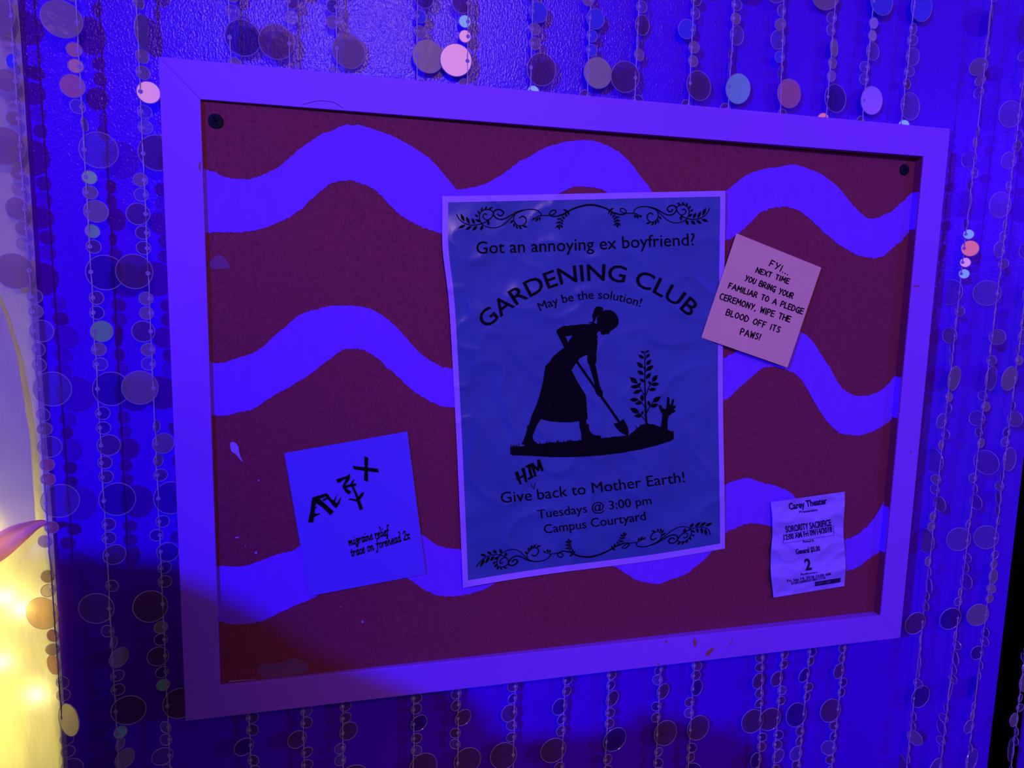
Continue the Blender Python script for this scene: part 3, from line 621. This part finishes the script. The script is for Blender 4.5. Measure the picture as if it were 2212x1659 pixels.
# ------------------------------------------------------------------ sequin strands
SY = .022
RAD = {'L': .0115, 'M': .0073, 's': .0046}
HOLE = {'L': .0082, 'M': .0046, 's': .0022}     # from the hole to the middle of the disc
def disc_mesh(size, key):
    r, h = RAD[size], HOLE[size]; n = {'L': 36, 'M': 28, 's': 22}[size]; t = .00018; hr = .0006
    V, Fc, MI = [], [], []
    def ring(cx, rr, y): 
        b = len(V)
        for i in range(n): a = 2 * PI * i / n; V.append((cx + rr * math.cos(a), y, rr * math.sin(a)))
        return b
    def bridge(a, b, mi):
        for i in range(n): Fc.append((a + i, a + (i + 1) % n, b + (i + 1) % n, b + i)); MI.append(mi)
    rr = r - .0006
    a0, a1, a2 = ring(0, hr, -t), ring(0, hr * 1.9, -t * 2.2), ring(0, hr * 2.4, -t)
    o1, o2, o3 = ring(h, rr, -t), ring(h, (rr + r) / 2, -t * 2.6), ring(h, r, 0)
    q1, q2, q3 = ring(h, (rr + r) / 2, t * 2.6), ring(h, rr, t), ring(0, hr * 2.4, t)
    q4, q5 = ring(0, hr * 1.9, t * 2.2), ring(0, hr, t)
    for a, b, mi in ((a0, a1, 1), (a1, a2, 1), (a2, o1, 0), (o1, o2, 1), (o2, o3, 1), (o3, q1, 1), (q1, q2, 1), (q2, q3, 0), (q3, q4, 1), (q4, q5, 1), (q5, a0, 1)): bridge(a, b, mi)
    me = mesh(V, Fc, False, 'sequin_' + size + key)
    me.materials.append(DM[key]); me.materials.append(M_RIM)
    for p, mi in zip(me.polygons, MI): p.material_index = mi
    return me
DMESH = {(s, k): disc_mesh(s, k) for s in RAD for k in DM}
PER, Z0 = .0765, .2405
SEQ = [(0, 'L'), (.217, 's'), (.342, 's'), (.5, 'M'), (.658, 's'), (.787, 's')]
SIZE_WORD = {'L': 'sequin_disc', 'M': 'sequin_disc', 's': 'sequin_disc'}
NAMEC = {'w': 'pearly pink disc', 'g': 'pearly grey disc', 't': 'mint green disc', 'W': 'shiny pale pink disc', 'T': 'shiny mint disc', 'O': 'shiny coral disc', 'b': 'bright blue disc', 'o': 'salmon disc', 'r': 'rose disc'}
GROUP = 'strands of round sequins hanging on the blue wall'
def strand(x_top, x_bot, label, seed, zt=.40, zb=-.47, spec=None, gap=None, y=SY, yaw0=0, spread=25, pool='cccvvpdpv', pool2=None, side=None, wob=.0006):
    """spec: {(row, slot): (colour, yaw in degrees)}; row k has its large disc at Z0 - PER*k"""
    rnd = random.Random(seed); spec = spec or {}
    root = empty('sequin_strand', (x_top, y, zt), label, 'bead strand', GROUP)
    s_ = (y + .50453) / (SY + .50453); fx = lambda a: CAM.x + (a - CAM.x) * s_
    x_top, x_bot = fx(x_top), fx(x_bot); root.location.x = x_top
    X = lambda z: x_top + (x_bot - x_top) * (.33 - z) / .70
    n = 90; V, Fc = [], []
    for i in range(n + 1):
        z = zt + (zb - zt) * i / n
        cx = X(z) + wob * noise.noise((z * 60, seed, 0)); cy = y + wob * noise.noise((z * 60, seed, 4))
        for k in range(5):
            a = 2 * PI * k / 5 + i * .9; rr = .00050 * (1 + .35 * math.sin(i * 2.1 + k))
            V.append((cx + rr * math.cos(a) - x_top, cy + rr * math.sin(a) - y, z - zt))
        if i:
            b = (i - 1) * 5
            for k in range(5): Fc.append((b + k, b + (k + 1) % 5, b + 5 + (k + 1) % 5, b + 5 + k))
    link('thread', mesh(V, Fc, True), M_CORD, root)
    lastside = rnd.choice((0, 180))
    for k in range(-3, 10):
        for si, (fr, sz) in enumerate(SEQ):
            z = CAM.z + (Z0 - PER * (k + fr) - CAM.z) * s_
            if z > zt - .01 or z < zb + .01: continue
            if gap and gap[0] < z < gap[1]: continue
            c = rnd.choice(pool2 if (pool2 and k >= 5) else pool)
            if rnd.random() < .3 and sz != 's': lastside = 180 - lastside
            yw = lastside + yaw0 + rnd.uniform(-spread, spread)
            if (k, si) in spec:
                e = spec[(k, si)]
                if e is None: continue
                c, yw = e[0], (e[1] if e[1] is not None else yw)
            o = bpy.data.objects.new('sequin_disc', DMESH[(sz, c)]); col.objects.link(o); o.parent = root
            cx = X(z) + wob * noise.noise((z * 60, seed, 0))
            o.location = (cx - x_top, 0, z - zt)
            tilt = rnd.uniform(-.10, .10)
            if c in 'WTO':      # these hang so that they catch the violet lamp
                P_ = Vector((cx, y, z)); n_ = (Vector(L_VIOLET) - P_).normalized() + (CAM - P_).normalized(); n_.normalize()
                left = yw > 90; th = math.atan2(n_.x, -n_.y); yw = math.degrees(th) + (180 if left else 0)
                tilt = -math.asin(n_.z) * (-1 if left else 1)
            o.rotation_euler = (tilt, rnd.uniform(-.12, .12) * (0 if c in 'WTO' else 1), math.radians(yw))
            if c in NAMEC: o['label'] = NAMEC[c]
    return root
# yaw 0: disc to the right of the thread, 180: to the left
strand(-.3815, -.3775, 'sequin strand at the far left, hanging over the white fabric edge', 1, spec={
    (1, 0): ('v', 185), (2, 0): ('v', 180), (3, 0): ('c', 0), (4, 0): ('c', 10), (5, 0): ('o', 165), (6, 0): ('g', -40), (0, 0): ('v', 150), (0, 3): ('v', 180), (1, 3): ('v', 170), (2, 3): ('c', 0), (3, 3): ('c', 10), (4, 3): ('c', -70), (5, 3): ('r', 140), (6, 3): ('c', 0),
    (3, 4): ('r', 5), (3, 5): ('r', 5), (4, 1): ('r', 0), (5, 1): ('r', 160), (0, 2): ('b', 150)}, pool='ccccv', spread=14)
strand(-.345, -.3443, 'sequin strand with one mint disc, second strand from the left edge', 2, spec={
    (0, 0): ('v', 195), (0, 1): ('r', 190), (0, 2): ('r', 190), (0, 3): ('r', 185), (0, 4): ('c', 210), (0, 5): ('v', 80), (1, 0): ('c', 5), (1, 1): ('t', 20), (1, 2): ('v', 20), (1, 3): ('v', 15), (1, 4): ('t', 30), (1, 5): ('p', 10),
    (2, 0): ('d', 5), (2, 1): ('p', 0), (2, 2): ('d', 0), (2, 3): ('t', 35), (2, 4): ('v', 20), (2, 5): ('c', 10), (3, 0): ('d', 0), (3, 1): ('d', 10), (3, 2): ('d', 5), (3, 3): ('p', 8), (3, 4): ('p', 8), (3, 5): ('p', 8),
    (4, 0): ('d', 5), (4, 1): ('p', 0), (4, 2): ('p', 0), (4, 3): ('p', 20), (4, 4): None, (5, 0): ('c', 178), (5, 1): ('c', 170), (5, 2): ('v', 75), (5, 3): ('g', 45), (5, 4): ('c', 20), (5, 5): ('p', 10), (6, 0): ('p', 5), (6, 1): ('t', 25), (6, 2): ('g', 60), (6, 3): ('g', 40)})
strand(-.3107, -.3110, 'sequin strand hanging closest to the left side of the frame', 3, spec={
    (-1, 5): ('v', 60), (0, 0): ('v', 72), (0, 1): ('v', 40), (0, 2): ('v', 30), (0, 3): ('W', 45), (0, 4): ('c', 20), (0, 5): ('c', 10), (1, 0): ('p', 4), (1, 1): ('v', 180), (1, 2): ('c', 182), (1, 3): ('p', 184), (1, 4): ('p', 190), (1, 5): ('p', 185),
    (2, 0): ('p', 180), (2, 1): ('v', 182), (2, 2): ('v', 182), (2, 3): ('p', 182), (2, 4): ('v', 185), (2, 5): ('c', 182), (3, 0): ('v', 182), (3, 1): None, (3, 2): ('v', 75), (3, 3): ('v', 30), (3, 4): ('v', 60), (3, 5): ('p', 15), (4, 0): ('d', 5), (4, 1): ('d', 10),
    (4, 3): ('d', 5), (5, 0): ('p', 180), (5, 1): ('v', 190), (5, 2): ('d', 184), (5, 3): ('p', 185), (5, 5): ('t', 190), (6, 0): ('p', 5)})
G = (-.205, .205)
TOP = [(-.256, -.256, 'd', 10, 'sequin strand passing behind the board nearest its left end', {(0, 1): ('v', 10), (-1, 4): ('v', 10)}, 185),
       (-.2195, -.2175, 'p', 182, 'sequin strand with a dark plum disc above the frame, second behind the board', {}, 182),
       (-.1885, -.1892, 'v', 12, 'sequin strand with a hazy lavender disc in the glossy patch of wall', {}, 5),
       (-.1345, -.1352, 'g', 8, 'sequin strand with a grey pearly disc left of the bright pink one', {(-1, 3): ('d', 10), (-1, 4): ('b', 10), (-1, 5): ('v', 15), (0, 1): ('t', 90)}, 6),
       (-.099, -.100, 'W', 180, 'sequin strand with a bright pearly pink disc above the frame', {(-1, 3): ('p', 185), (-1, 4): ('T', 182), (-1, 5): ('W', 182), (0, 1): ('v', 185)}, 4),
       (-.0525, -.054, 'p', 5, 'sequin strand with a plum disc under a bright blue one, right of the pink disc', {(-1, 3): ('b', 8), (-1, 4): ('v', 5), (-1, 5): ('v', 5), (0, 1): ('T', 30)}, 180),
       (-.009, -.012, 'g', 4, 'sequin strand with a silvery pearly disc above the poster', {(-1, 3): ('b', 5), (-1, 4): ('b', 5), (-1, 5): ('b', 5), (0, 1): ('p', 185)}, 182),
       (.0285, .027, 'p', 178, 'sequin strand with a plum disc turned toward the silvery disc', {(-1, 3): ('p', 20), (-1, 4): ('b', 60)}, 8),
       (.0725, .074, 'p', 8, 'sequin strand with one plum disc, left of the teal disc strand', {(-1, 3): ('b', 180), (0, 1): ('p', 190)}, 5),
       (.1065, .105, 't', 5, 'sequin strand with a pale teal disc above the frame', {(0, 1): ('p', 180), (-1, 4): ('v', 80), (-1, 5): ('v', 70)}, 6),
       (.148, .177, 'r', 5, 'sequin strand with a brownish rose disc below a bright blue one', {(-1, 4): ('b', 184), (-1, 5): ('v', 80), (0, 1): ('p', 10)}, 182),
       (.195, .191, 'd', 8, 'sequin strand ending in a small salmon disc at the frame', {(-1, 3): ('g', 30), (-1, 4): ('v', 10), (-1, 5): ('v', 10), (0, 1): ('O', 185)}, 180),
       (.2305, .217, 'g', 5, 'sequin strand with a pearly disc near the right corner of the frame', {(-1, 0): ('b', 5), (-1, 1): ('g', 5), (-1, 2): ('g', 10), (-1, 3): ('c', 10), (0, 1): ('p', 190)}, 184),
       (.269, .253, 'c', 10, 'sequin strand with a faint clear disc and small mint one at the right corner', {(-1, 0): ('b', 5), (0, 1): ('T', 20), (-1, 3): ('c', 5)}, 182)]
for i, (xt, xb, c, yw, lab, sp, low) in enumerate(TOP):
    lowc = 'p' if i not in (7, 12) else 'd'
    sp = dict(sp); sp[(0, 0)] = (c, yw); sp[(7, 0)] = (lowc, low); sp[(6, 3)] = ('p' if i % 3 else 'd', low + 12)
    strand(xt, xb, lab, 20 + i, spec=sp, gap=G, pool='cvvcdp', pool2='pppdcp', spread=18, y=.0265)
strand(.3455, .338, 'sequin strand hanging just right of the frame with salmon and mint discs', 50, spec={
    (0, 0): None, (1, 0): ('c', 70), (1, 2): ('T', 30), (1, 3): ('O', 35), (1, 4): ('W', 20), (1, 5): ('T', 30), (2, 0): ('c', 100), (3, 0): ('v', 20), (3, 1): ('v', 10), (5, 0): ('v', 90), (6, 0): ('p', 180), (7, 0): ('d', 5)}, spread=60, pool='cccvv', zb=-.50, yaw0=60)
strand(.388, .378, 'sequin strand with outlined clear discs, second strand right of the frame', 51, spec={
    (0, 0): ('c', 175), (1, 0): ('c', 178), (2, 0): ('c', 150), (3, 0): ('c', 20), (5, 0): ('c', 165), (6, 0): ('d', 175), (7, 0): ('c', 35)}, spread=60, pool='ccccv', zb=-.50, yaw0=50)
strand(.419, .411, 'sequin strand near the right edge of the blue wall', 52, spec={(3, 0): ('v', 190), (4, 0): ('c', 15), (5, 0): ('c', 160), (7, 0): ('g', 45), (-1, 3): ('g', 10)}, spread=60, pool='ccvvd', zb=-.52, yaw0=40)
strand(.4665, .4665, 'sequin strand hanging in the black gap right of the wall edge', 53, spec={(7, 0): ('v', 10), (8, 0): ('v', 50)}, spread=50, pool='cccv', zb=-.54, yaw0=30)

# ------------------------------------------------------------------ white fabric at the left, ribbon, fairy lights
EDGE = -.3795
def cloth(name, xl, xr, z0, z1, y, amp, seed, nu, nv, parent, xr_fn=None, mat_=M_CLOTH):
    V, Fc = [], []
    for j in range(nv + 1):
        z = z0 + (z1 - z0) * j / nv
        R_ = xr_fn(z) if xr_fn else xr
        for i in range(nu + 1):
            u = i / nu; x = xl + (R_ - xl) * u
            s_ = x * 150 + 1.2 * noise.noise((x * 8, z * 5, seed))
            yy = y + amp * math.sin(s_) * (1 - .8 * u ** 6) + amp * 1.3 * noise.noise((x * 40, z * 9, seed)) + amp * .5 * max(0, ridge(x * 50 + z * 10, z * 30, seed))
            V.append(Vector((x, yy, z)))
    for j in range(nv):
        for i in range(nu): a = j * (nu + 1) + i; Fc.append((a, a + 1, a + nu + 2, a + nu + 1))
    return child(parent, name, mesh(V, Fc, True), mat_)
curt = empty('fabric_curtain', (-.45, .029, .6), 'sheer white fabric curtain tied with a ribbon, glowing yellow below', 'curtain')
cloth('fabric_panel', -.72, EDGE, .6, -.95, .0308, .0012, 3, 130, 220, curt)
def fr(z):   # right edge of the gathered front layer
    pts = [(-.95, -.395), (-.20, -.3935), (-.085, -.388), (-.02, -.388), (.03, -.392), (.06, -.398), (.10, -.412), (.16, -.43), (.6, -.45)]
    return interp(pts, z)
cloth('gathered_fold', -.72, None, .6, -.085, .0278, .0012, 8, 110, 160, curt, fr)
# ribbon
rib = empty('tie_ribbon', unp(60, 1150, .024), 'orchid pink satin ribbon tied across the white fabric at the left', 'ribbon')
V, Fc = [], []; nr = 40
cl = catmull([(-60, 1222, 40), (-20, 1196, 48), (10, 1174, 50), (35, 1157, 42), (60, 1143, 30), (80, 1133, 18), (97, 1129, 12), (112, 1132, 5)], 5)
for i, (x, y, w) in enumerate(cl):
    for j in range(9):
        t = j / 8 - .5
        p = unp(x + t * w * .45, y + t * w, .0255 - .0022 * math.sin((t + .5) * PI * 2.6 + i * .05) - .0016 * math.cos(t * PI))
        V.append(p)
    if i:
        for j in range(8): a = (i - 1) * 9 + j; Fc.append((a, a + 1, a + 10, a + 9))
child(rib, 'ribbon_band', mesh(V, Fc, True), M_RIBBON)
# fairy lights between the fabric and the recess
fl_root = empty('fairy_lights', (-.42, .055, -.15), 'string of warm white fairy lights glowing through the fabric at lower left', 'string lights')
BULBS = [(20, 1283), (55, 1309), (12, 1420), (86, 1490), (-12, 1205), (2, 1140), (-60, 1330), (-95, 1500), (-70, 1600), (-120, 1240), (-40, 1480), (-20, 1560)]  # bulbs beyond the left edge of view are added as warm fill
pos = []
for bx, by in BULBS:
    p = unp(bx, by, .038 if bx > -5 else .075); pos.append(p)
    bm = bmesh.new(); bmesh.ops.create_uvsphere(bm, u_segments=12, v_segments=8, radius=.0017)
    for v_ in bm.verts: v_.co.z *= 1.5; v_.co += p - fl_root.location
    me = bpy.data.meshes.new('bulb'); bm.to_mesh(me); bm.free()
    link('bulb', me, M_BULB, fl_root)
    l = bpy.data.lights.new('fairy_glow', 'POINT'); l.energy = .0065 if bx > -5 else .10; l.color = (1.0, .88, .14); l.shadow_soft_size = .002
    lo = bpy.data.objects.new('fairy_glow', l); col.objects.link(lo); lo.location = p + Vector((0, .0010, .004)); lo.parent = None
pts = [tuple(p) for p in sorted(pos, key=lambda p: -p.z)]
C = catmull(pts, .006)
V, Fc = [], []
for i, p in enumerate(C):
    for k in range(5): a = 2 * PI * k / 5; V.append(Vector((p[0] + .0005 * math.cos(a), p[1] + .0025 + .0005 * math.sin(a), p[2])))
    if i:
        b = (i - 1) * 5
        for k in range(5): Fc.append((b + k, b + (k + 1) % 5, b + 5 + (k + 1) % 5, b + 5 + k))
child(fl_root, 'wire', mesh(V, Fc, True), M_WIRE)
